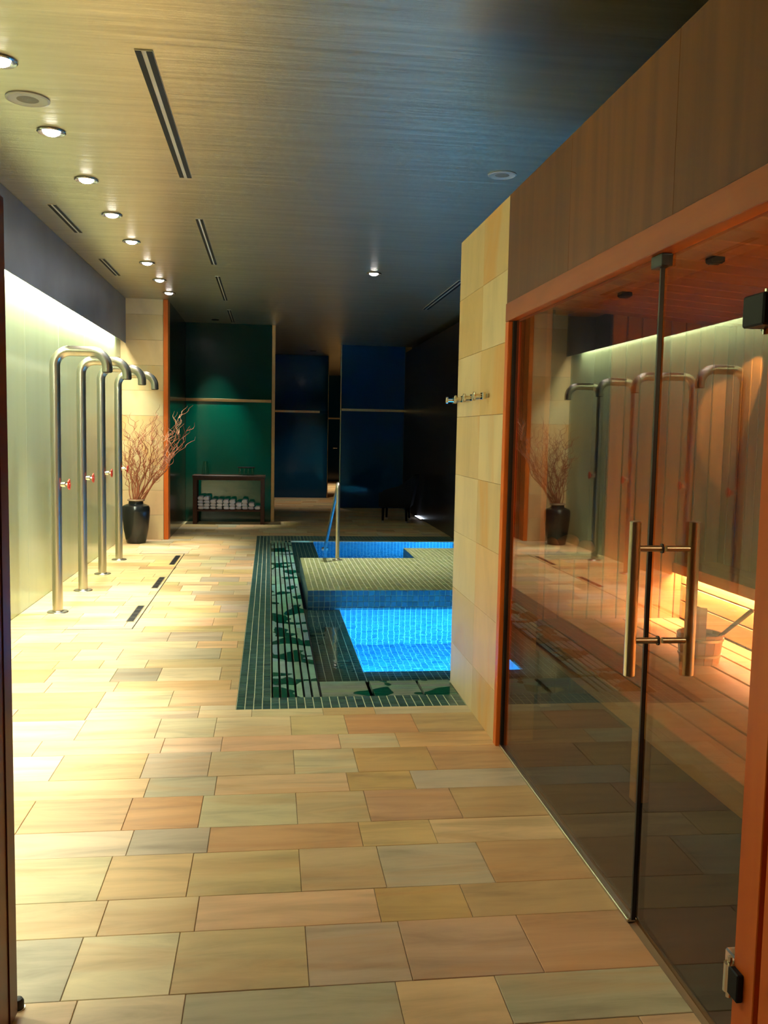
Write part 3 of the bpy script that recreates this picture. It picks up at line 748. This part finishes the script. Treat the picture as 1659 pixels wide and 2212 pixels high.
# platform between the pools
pf = thing('pool_platform', 'raised olive mosaic platform between the two pools', 'platform', (1.4, 8.6, 0))
m = MB(); m.box(.338, PX1, 7.590, 9.572, -.062, .1488); m.box(1.585, PX1, 9.572, 10.42, -.9, .1488)
m.build('core', M['mosaicgrout'], pf, smooth=False)
na = 26
for i in range(na):
    for j in range(3):
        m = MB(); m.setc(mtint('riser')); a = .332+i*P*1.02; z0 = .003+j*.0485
        m.tile('y', a+.0022, a+P*1.02-.0022, z0+.0022, z0+.0485-.0022, 7.592, 7.582, .001); m.build('mosaic_tile', M['mosaic'], pf, smooth=False)
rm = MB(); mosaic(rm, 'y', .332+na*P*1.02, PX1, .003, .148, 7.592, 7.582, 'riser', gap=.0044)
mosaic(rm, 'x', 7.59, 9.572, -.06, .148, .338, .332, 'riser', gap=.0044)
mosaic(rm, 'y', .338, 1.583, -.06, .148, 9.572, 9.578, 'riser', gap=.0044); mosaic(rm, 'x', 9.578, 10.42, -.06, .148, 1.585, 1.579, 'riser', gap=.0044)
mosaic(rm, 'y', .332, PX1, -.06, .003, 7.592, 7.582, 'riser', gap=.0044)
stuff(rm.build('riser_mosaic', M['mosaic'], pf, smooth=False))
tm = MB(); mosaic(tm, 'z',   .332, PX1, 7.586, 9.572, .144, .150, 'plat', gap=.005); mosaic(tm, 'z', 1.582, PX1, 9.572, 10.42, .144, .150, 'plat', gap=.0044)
stuff(tm.build('top_mosaic', M['mosaic'], pf, smooth=False))
# underwater lamps
def pool_lamp(name, label, loc, root_g, energy, aim):
    r = thing(name, label, 'lamp', loc, group=root_g)
    return r
for (x, y, z, e, ax, sg, lb) in ((.95, 5.602, -.42, 420, 'y', 1, 'blue underwater lamp in the front wall of the near pool, under the ledge'), (2.598, 6.4, -.42, 260, 'x', -1, 'blue underwater lamp in the hidden side of the near pool'),
                                 (2.558, 11.2, -.42, 300, 'x', -1, 'blue underwater lamp in the rear pool')):
    r = thing('underwater_lamp', lb, 'lamp', (x, y, z), group='blue underwater lamps')
    m = MB(); m.lathe([(.07,0),(.085,.002*sg),(.085,.008*sg),(.07,.012*sg)], (x, y, z), 20, ax); m.build('bezel', M['steel'], r)
    m = MB(); m.lathe([(.066,.008*sg),(.06,.014*sg),(.02,.018*sg)], (x, y, z), 20, ax); m.build('lamp_lens', M['poollamp'], r)
    p_ = (x+(.10*sg if ax == 'x' else 0), y+(.10*sg if ax == 'y' else 0), z)
    light('SPOT', 'pool_light', p_, e, (.06, .60, 1.0), (math.radians(38) if ax == 'y' else 0, math.radians(-38) if ax == 'x' else 0, math.radians(-25) if ax == 'y' else 0), r, spot_size=math.radians(150), spot_blend=1.0, shadow_soft_size=.05)
    light('POINT', 'pool_glow', p_, 230, (.05, .50, 1.0), (0, 0, 0), r, shadow_soft_size=.09)

# handrail
hr = thing('pool_handrail', 'steel handrail running from the platform down into the rear pool', 'handrail', (.72, 9.40, .15))
m = MB(); pts = [(.72, 9.40, .152), (.72, 9.40, .90)]
for t in range(1, 7):
    a = t/6*math.radians(115)
    pts.append((.72, 9.40+.055*(1-math.cos(a)), .90+.055*math.sin(a)))
m.tube(pts, .021, 14)
m.build('post', M['steel'], hr)
m = MB(); m.tube([(.72, 9.478, .944), (.72, 9.56, .90), (.72, 11.55, -.03), (.72, 11.75, -.13)], .019, 14); m.build('sloping_bar', M['steel'], hr)
m = MB(); m.lathe([(.055,0),(.055,.006),(.03,.010),(.024,.02)], (.72, 9.40, .150), 20); m.build('base_flange', M['steel'], hr)
m = MB(); m.lathe([(.03,-.03),(.045,-.02),(.045,.02),(.03,.03)], (.72, 11.52, -.016), 16); m.build('lower_collar', M['steel'], hr)

# ================================================================== SHOWERS
def make_shower():
    r = thing('shower_column', 'x', 'shower', (0,0,0), group='bent steel shower columns')
    m = MB(); R = .12; zt = 2.105; pts = [(0,0,.006), (0,0,1.0), (0,0,zt-R)]
    for t in range(1, 9):
        a = t/8*PI/2; pts.append((R-R*math.cos(a), 0, zt-R+R*math.sin(a)))
    for t in range(0, 9):
        a = t/8*PI/2; pts.append((.405-R+R*math.sin(a), 0, zt-R+R*math.cos(a)))
    pts.append((.405, 0, 1.945))
    m.tube(pts, .041, 24); m.build('pipe', M['steel'], r)
    m = MB(); m.lathe([(.034,-.003),(.038,.0),(.034,.004)], (.405, 0, 1.944), 20); m.build('outlet_rose', M['black'], r)
    m = MB(); m.lathe([(.082,0),(.084,.003),(.08,.008),(.046,.010),(.043,.014)], (0,0,0), 28); m.build('base_flange', M['steel'], r)
    v = MB(); v.lathe([(.02,.036),(.02,.070),(.016,.073)], (0,0,1.04), 16, 'x'); v.lathe([(.007,.07),(.007,.098)], (0,0,1.04), 10, 'x')
    v = v.build('valve', M['chrome'], r)
    m = MB()
    n = 30; V = []; F = []
    ring = []
    for i in range(n):
        a = 2*PI*i/n; rr = .036*(1+.12*math.cos(5*a)); ring.append(Vector((.10, rr*math.cos(a), 1.04+rr*math.sin(a))))
    m.tube(ring+[ring[0]], .006, 8, caps=False)
    for i in range(5):
        a = 2*PI*i/5; m.tube([(.099, .006*math.cos(a), 1.04+.006*math.sin(a)), (.10, .036*math.cos(a), 1.04+.036*math.sin(a))], .005, 8)
    m.lathe([(.010,.094),(.011,.098),(.008,.108)], (0,0,1.04), 12, 'x')
    m.build('handwheel', M['redwheel'], v)
    return r
sh0 = make_shower()
SHL = ['tall bent steel shower column nearest the timber leaf, first of the row', 'second bent steel shower column from the near end of the row',
       'third bent steel shower column, just before the last one', 'last bent steel shower column, standing beside the black vase']
for i, y in enumerate((7.46, 8.46, 9.43, 10.46)):
    o = sh0 if i == 0 else copy_tree(sh0)
    o.location = (-1.70, y, 0); o['label'] = SHL[i]
# linear drains
for i, (y0, y1) in enumerate(((7.06, 7.71), (8.56, 9.21), (10.06, 10.80))):
    lb = ['slotted steel floor drain at the near end of the shower tray', 'slotted steel floor drain in the middle of the shower tray', 'slotted steel floor drain at the vase end of the shower tray'][i]
    r = thing('floor_drain', lb, 'drain', (-1.07, (y0+y1)/2, 0), group='slotted floor drains')
    bxo('frame', M['steel'], r, -1.100, -1.040, y0, y1, -.004, .0025)
    n = 4
    for q in range(n):
        a = y0+.012+q*(y1-y0-.02)/n
        bxo('slot', M['black'], r, -1.094, -1.046, a, a+(y1-y0-.02)/n-.012, .0, .0035)

# ================================================================== VASE AND BRANCHES
vx, vy = -1.735, 12.03
vs_ = thing('floor_vase', 'tall black glazed floor vase full of curly branches', 'vase', (vx, vy, 0))
m = MB(); m.lathe([(.10,0),(.122,.004),(.134,.05),(.160,.19),(.175,.34),(.180,.42),(.178,.465),(.165,.492),(.128,.508),(.097,.520),(.092,.545),(.098,.560),(.086,.560),(.082,.50),(.10,.40)], (vx, vy, 0), 36); m.build('body', M['pot'], vs_)
m = MB(); m.lathe([(.097,.553),(.108,.556),(.112,.566),(.106,.576),(.088,.576),(.084,.566),(.090,.556)], (vx, vy, 0), 32); m.build('rim', M['potrim'], vs_)
def wander(p, d, n, step, wob, rnd, grow=0.0):
    pts = [Vector(p)]; d = Vector(d).normalized(); ph = rnd.uniform(0, 6.3); ax = Vector((rnd.uniform(-1,1), rnd.uniform(-1,1), rnd.uniform(-.3,.3))).normalized()
    for i in range(n):
        q = Vector((math.sin(ph+i*1.15), math.cos(ph*1.7+i*.95), math.sin(ph*.6+i*1.3)*.5))*(wob*(1+grow*i/n))
        dd = (d+q).normalized(); pts.append(pts[-1]+dd*step)
        d = (d + Vector((rnd.uniform(-.12,.12), rnd.uniform(-.12,.12), rnd.uniform(-.06,.06)))).normalized()
    return pts
rb = random.Random(21)
def branch(lean, i):
    a = rb.uniform(0, 6.3); rr = rb.uniform(.01, .062)
    base = (vx+rr*math.cos(a), vy+rr*math.sin(a), .50)
    if lean: d = (rb.uniform(.42, .80), rb.uniform(-.25, .0), 1.0); H = rb.uniform(.85, 1.25)
    else: d = (rb.uniform(-.14, .16), rb.uniform(-.12, .0), 1.0); H = rb.uniform(.65, 1.15)
    n = 16; st = H/n*1.12
    pts = wander(base, d, n, st, .15, rb, 2.6)
    # wander less near the foot so that stems stay in the vase mouth
    for q in range(1, 5):
        t = q/5.0; straight = Vector(base)+Vector(d).normalized()*st*q
        sh_ = pts[q]-straight
        pts[q] = straight+sh_*t
    pts = [Vector((max(p.x, -1.955), min(p.y, 12.375), p.z)) for p in pts]
    m = MB(); m.tube(pts, [.0065*(1-q/n)+.0016 for q in range(len(pts))], 6)
    for t in range(rb.randint(6, 10)):
        s = rb.randint(5, n-1); k2 = rb.randint(5, 10)
        dd = (Vector(d)*.7+Vector((rb.uniform(-.8, .9), rb.uniform(-.6, .2), rb.uniform(-.1, .8))))
        tw = wander(pts[s], dd, k2, .036, .8, rb)
        tw = [Vector((max(p.x, -1.955), min(p.y, 12.375), p.z)) for p in tw]
        m.tube(tw, [.0028*(1-q/len(tw))+.0010 for q in range(len(tw))], 5)
    o = m.build('willow_branch', M['twigpale' if lean and i % 3 == 0 else 'twig'])
    L = Vector(base)
    o.data.transform(Matrix.Translation(-L)); o.location = L
    return tag(o, ('paler tan curly willow branch leaning out of the black vase towards the dark alcove' if i % 3 == 0 else 'red-brown curly willow branch leaning out of the black vase towards the dark alcove') if lean else 'curly willow branch standing upright in the black vase against the sandstone', 'branch',
               ('pale leaning willow branches' if i % 3 == 0 else 'red-brown leaning willow branches') if lean else 'upright willow branches')
for i in range(11): branch(False, i)
for i in range(15): branch(True, i)

# ================================================================== TOWEL BENCH
tb = thing('towel_table', 'dark timber table with a low shelf of rolled towels before the green wall', 'table', (-.64, 14.62, 0))
tx0, tx1, ty0, ty1 = -1.205, -.075, 14.44, 14.80
for (x, y) in ((tx0, ty0), (tx1-.065, ty0), (tx0, ty1-.06), (tx1-.065, ty1-.06)):
    bxo('leg', M['darkfurn'], tb, x, x+.065, y, y+.06, 0, .742, .004)
bxo('tabletop', M['darkfurn'], tb, tx0-.01, tx1+.01, ty0-.01, ty1+.01, .743, .782, .004)
bxo('shelf', M['darkfurn'], tb, tx0+.01, tx1-.01, ty0+.01, ty1-.01, .205, .238, .003)
bxo('apron', M['darkfurn'], tb, tx0+.066, tx1-.066, ty0+.01, ty0+.03, .705, .7425, .002)
def towel_mesh():
    m = MB(); n = 18; V = []; F = []
    ring = []
    for i in range(n):
        a = 2*PI*i/n; c_, s_ = math.cos(a), math.sin(a)
        x = .050*math.copysign(abs(c_)**.7, c_); z = .024+.024*math.copysign(abs(s_)**.75, s_)
        if i in (0, 1): x -= .012
        ring.append((x, z))
    secs = ((-.13, .86), (-.125, .97), (0, 1.0), (.125, .97), (.13, .86))
    for (y, sc) in secs:
        for (x, z) in ring: V.append((x*sc, y, .024+(z-.024)*sc))
    for q in range(len(secs)-1):
        for i in range(n):
            j = (i+1) % n; F.append((q*n+i, (q+1)*n+i, (q+1)*n+j, q*n+j))
    F.append(tuple(range(n))); F.append(tuple(range(5*n-1, 4*n-1, -1)))
    m.add(V, F); return m
t0 = towel_mesh().build('rolled_towel', M['towel'])
heights = [4, 4, 3, 3, 3, 3, 2, 3, 2, 1]
ordn = ['first','second','third','fourth','fifth','sixth','seventh','eighth','ninth','tenth']; lev = ['bottom','second','third','topmost']
first = True
for i, n in enumerate(heights):
    for q in range(n):
        o = t0 if first else t0.copy()
        if not first: COL.objects.link(o)
        first = False
        x = tx0+.118+i*.1005
        o.location = (x+random.uniform(-.004, .004), 14.60+random.uniform(-.02, .02), .2385+q*.0475)
        o.rotation_euler = (0, random.uniform(-.05, .05) if q == n-1 and n > 1 else 0, random.uniform(-.06, .06))
        o.scale = (1, 1, 1.25 if q == n-1 and n > 1 else 1)
        l = 'bottom' if q == 0 else ('topmost' if q == n-1 else lev[q])
        tag(o, f'white rolled towel, {l} of the {ordn[i]} stack from the vase end on the low shelf', 'towel', 'rolled towels on the low shelf')
# tumblers with a tray on top, and a jug
for i in range(4):
    x = -.47+i*.065
    r = tag(part(lambda m: m.lathe([(.024,0),(.027,.004),(.030,.115),(.0275,.115),(.0245,.010),(.008,.008)], (x, 14.62, .783), 18), 'tumbler', M['tumbler'], None),
            f'clear glass tumbler under the dark tray, {ordn[i]} from the left on the timber table', 'glass', 'glass tumblers on the table')
tr = thing('tray', 'dark tray lying on the glass tumblers', 'tray', (-.37, 14.62, .90))
m = MB(); m.lathe([(.10,0),(.135,.002),(.14,.012),(.135,.012),(.128,.006),(.05,.005)], (-.3725, 14.62, .899), 28); m.build('dish', M['darkfurn'], tr)
m = MB(); m.lathe([(.1395,.010),(.143,.012),(.143,.016),(.137,.014)], (-.3725, 14.62, .899), 28); m.build('rim', M['black'], tr)
jg = thing('water_jug', 'faint tapering glass jug near the left end of the timber table', 'jug', (-1.02, 14.62, .783))
m = MB(); m.lathe([(.055,0),(.062,.004),(.058,.08),(.040,.19),(.036,.215),(.032,.215),(.036,.19),(.053,.08),(.056,.010),(.01,.008)], (-1.02, 14.62, .783), 22); m.build('body', M['tumbler'], jg)
m = MB(); m.tube([(-.985, 14.62, .97), (-.955, 14.62, .955), (-.948, 14.62, .90), (-.964, 14.62, .865)], .006, 8); m.build('handle', M['tumbler'], jg)

# ================================================================== WICKER CHAIR
chx, chy = 2.17, 15.2
ch = thing('wicker_chair', 'dark wicker armchair beside the black wall strip light', 'chair', (chx, chy, 0))
fa = Vector((-.972, .233, 0)); sa = Vector((-.233, -.972, 0))   # front and side axes
def cp(f_, s_, z_): return Vector((chx, chy, 0))+fa*f_+sa*s_+Vector((0, 0, z_))
def hexa(m, c8): m.add(c8, [(0,3,2,1),(4,5,6,7),(0,1,5,4),(1,2,6,5),(2,3,7,6),(3,0,4,7)])
for f_, s_ in ((.20,.30),(.20,-.30),(-.20,.30),(-.20,-.30)):
    m = MB(); m.tube([cp(f_, s_, .03), cp(f_*.97, s_*.97, .30)], [.020,.026], 10); l = m.build('leg', M['wicker'], ch)
    m = MB(); m.tube([cp(f_, s_, .0), cp(f_, s_, .03)], [.020,.022], 10); m.build('foot_cap', M['ferrule'], l)
m = MB(); hexa(m, [cp(.27,-.33,.26),cp(.27,.33,.26),cp(-.25,.33,.26),cp(-.25,-.33,.26),cp(.27,-.33,.40),cp(.27,.33,.40),cp(-.27,.33,.38),cp(-.27,-.33,.38)]); m.build('seat', M['wicker'], ch, smooth=False)
m = MB(); hexa(m, [cp(-.20,-.34,.26),cp(-.20,.34,.26),cp(-.26,.34,.26),cp(-.26,-.34,.26),cp(-.30,-.32,.80),cp(-.30,.32,.80),cp(-.37,.32,.80),cp(-.37,-.32,.80)]); m.build('backrest', M['wicker'], ch, smooth=False)
for sg in (-1, 1):
    m = MB(); a, b = sg*.29, sg*.345
    prof = [(.26,.26),(.27,.50),(.18,.53),(.0,.58),(-.16,.68),(-.29,.79),(-.25,.26)]
    V = [cp(f_, a, z_) for f_, z_ in prof]+[cp(f_, b, z_) for f_, z_ in prof]; n = len(prof)
    F = [tuple(range(n)), tuple(range(2*n-1, n-1, -1))]+[(i, n+i, n+(i+1) % n, (i+1) % n) for i in range(n)]
    m.add(V, F); m.build('arm', M['wicker'], ch, smooth=False)
m = MB(); hexa(m, [cp(.25,-.275,.401),cp(.25,.275,.401),cp(-.2,.275,.39),cp(-.2,-.275,.39),cp(.23,-.26,.46),cp(.23,.26,.46),cp(-.19,.26,.45),cp(-.19,-.26,.45)]); m.build('cushion', M['black'], ch, smooth=False)

# ================================================================== HOOK RAIL
hk = thing('towel_hooks', 'chrome rail of four towel hooks on the sandstone sauna end', 'hook rail', (1.09, 4.85, 1.70))
bxo('back_rail', M['steel'], hk, 1.086, 1.0995, 4.46, 5.235, 1.690, 1.712, .002)
for y in (4.49, 4.73, 4.97, 5.21):
    h = bxo('hook', M['chrome'], hk, 1.066, 1.0855, y-.026, y+.026, 1.682, 1.718, .003)
    m = MB(); m.lathe([(.010,-.052),(.010,-.018)], (1.0855, y, 1.700), 10, 'x'); m.lathe([(.010,-.062),(.020,-.060),(.020,-.050),(.010,-.048)], (1.0855, y, 1.700), 14, 'x'); m.build('peg', M['chrome'], h)

# ================================================================== CEILING FITTINGS
LN = ['nearest visible downlight, at the left edge of the ceiling', 'second downlight of the left ceiling row', 'third downlight of the left ceiling row', 'fourth downlight of the left ceiling row',
      'fifth downlight of the left ceiling row', 'sixth downlight of the left ceiling row', 'seventh downlight of the left ceiling row', 'last downlight of the left ceiling row beside the dark alcove',
      'single lit downlight in the ceiling above the pool platform', 'downlight above the floor before the timber leaf, seen in the sauna glass', 'downlight over the entrance floor', 'downlight behind the viewer']
for i, (x, y, wgt) in enumerate(DOWN):
    r = thing('ceiling_downlight', LN[i], 'downlight', (x, y, CH), group='recessed downlights' if i != 8 else None)
    m = MB(); m.lathe([(.052,.0),(.080,-.001),(.082,-.007),(.076,-.012),(.058,-.008),(.052,-.004)], (x, y, CH-.0005), 28); m.build('trim_ring', M['reflector'], r)
    m = MB(); m.lathe([(.050,-.004),(.046,-.014),(.030,-.024),(.008,-.029)], (x, y, CH-.0005), 22); m.build('lamp_lens', M['lens'], r)
    col = (1.0, .97, .94)
    light('SPOT', 'lamp', (x, y, CH-.05), DOWN_W*wgt, col, (0, 0, 0), r, spot_size=math.radians(42 if i != 8 else 75), spot_blend=.9, shadow_soft_size=.04)
    light('SPOT', 'spill', (x, y, CH-.05), WIDE_W*(.6 if i == 8 else 1.0 if y < 9 else .35), col, (0, 0, 0), r, spot_size=math.radians(150), spot_blend=1.0, shadow_soft_size=.05)
def diffuser(label, xa, xb, y0, y1, name='air_diffuser'):
    r = thing(name, label, 'vent', ((xa+xb)/2, (y0+y1)/2, CH), group='linear air diffusers')
    bxo('frame', M['whitebar'], r, xa, xb, y0, y1, CH-.006, CH-.0005)
    wd = (xb-xa); b = wd*.34
    bxo('slot', M['black'], r, xa+.002, xa+.002+b, y0+.004, y1-.004, CH-.0085, CH-.0058)
    bxo('slot', M['black'], r, xb-.002-b, xb-.002, y0+.004, y1-.004, CH-.0085, CH-.0058)
q = .9718
diffuser('longest-looking double slot air diffuser, nearest in the ceiling', -.645*q, -.560*q, 4.48*q, 6.61*q)
diffuser('second double slot air diffuser beyond the nearest one', -.637*q, -.575*q, 7.86*q, 9.93*q)
diffuser('third double slot air diffuser, in the darker ceiling', -.640*q, -.585*q, 10.69*q, 12.6*q)
diffuser('faint double slot air diffuser before the green wall', -.640*q, -.585*q, 13.6*q, 15.1*q)
diffuser('double slot air diffuser beside the bulkhead, nearer one', -1.775*q, -1.705*q, 7.60*q, 8.62*q)
diffuser('double slot air diffuser beside the bulkhead, farther one', -1.80*q, -1.735*q, 9.89*q, 10.90*q)
diffuser('faint double slot air diffuser above the pool beside the black wall', 2.08, 2.16, 10.0, 12.4)
def speaker(label, x, y, r_):
    r = thing('ceiling_speaker', label, 'speaker', (x, y, CH))
    m = MB(); m.lathe([(r_*.82,-.001),(r_,-.001),(r_*1.0,-.006),(r_*.9,-.010),(r_*.82,-.006)], (x, y, CH), 36); m.build('rim', M['rim'], r)
    m = MB(); m.lathe([(r_*.82,-.003),(r_*.5,-.006),(.01,-.007)], (x, y, CH), 36); m.build('mesh_cover', M['grille'], r)
speaker('round ceiling speaker between the first two left downlights', -1.317*q, 5.239*q, .112)
speaker('round ceiling speaker above the sandstone sauna end', 1.555*q, 6.124*q, .095)

# green wall washer, floor strip, passage lamps
gw = thing('wall_washer', 'downlight washing the green glass wall', 'downlight', (-.86, 14.42, CH))
m = MB(); m.lathe([(.05,0),(.06,-.002),(.06,-.008),(.05,-.008)], (-.86, 14.42, CH-.0005), 20); m.build('trim_ring', M['black'], gw)
light('SPOT', 'lamp', (-.86, 14.42, CH-.05), 330, (.9, 1.0, .9), (math.radians(8), 0, 0), gw, spot_size=math.radians(50), spot_blend=.9, shadow_soft_size=.03)
fs = thing('floor_uplight', 'white strip light at the foot of the black wall', 'lamp', (2.62, 15.6, 0))
bxo('housing', M['steel'], fs, 2.62, 2.657, 15.38, 16.0, .0005, .018, .002)
bxo('lamp_strip', M['uplight'], fs, 2.625, 2.652, 15.40, 15.98, .018, .022)
light('SPOT', 'strip_light', (2.60, 15.65, .05), 2.2, (.55, .68, 1.0), (0, math.radians(172), 0), fs, spot_size=1.5, spot_blend=.8, shadow_soft_size=.03)
for (x, y, e, lb) in ((2.0, 24.2, 520, 'passage downlight beyond the blue screen'), (.9, 19.3, 130, 'passage downlight before the blue screen')):
    r = thing('passage_downlight', lb, 'downlight', (x, y, CH), group='passage downlights')
    m = MB(); m.lathe([(.05,0),(.07,-.002),(.07,-.008),(.05,-.008)], (x, y, CH-.0005), 20); m.build('trim_ring', M['reflector'], r)
    light('SPOT', 'lamp', (x, y, CH-.05), e, (1.0, .82, .6), (0, 0, 0), r, spot_size=math.radians(80), spot_blend=.8, shadow_soft_size=.04)
dh = thing('door_lever', 'bright lever handle on the far passage wall', 'handle', (1.93, 27.39, 1.0))
m = MB(); m.lathe([(.03,0),(.03,-.012)], (1.93, 27.38, 1.02), 14, 'y'); m.build('rose', M['chrome'], dh)
m = MB(); m.tube([(1.93, 27.37, 1.02), (1.93, 27.33, 1.02), (2.04, 27.33, 1.02)], .011, 10); m.build('lever', M['chrome'], dh)
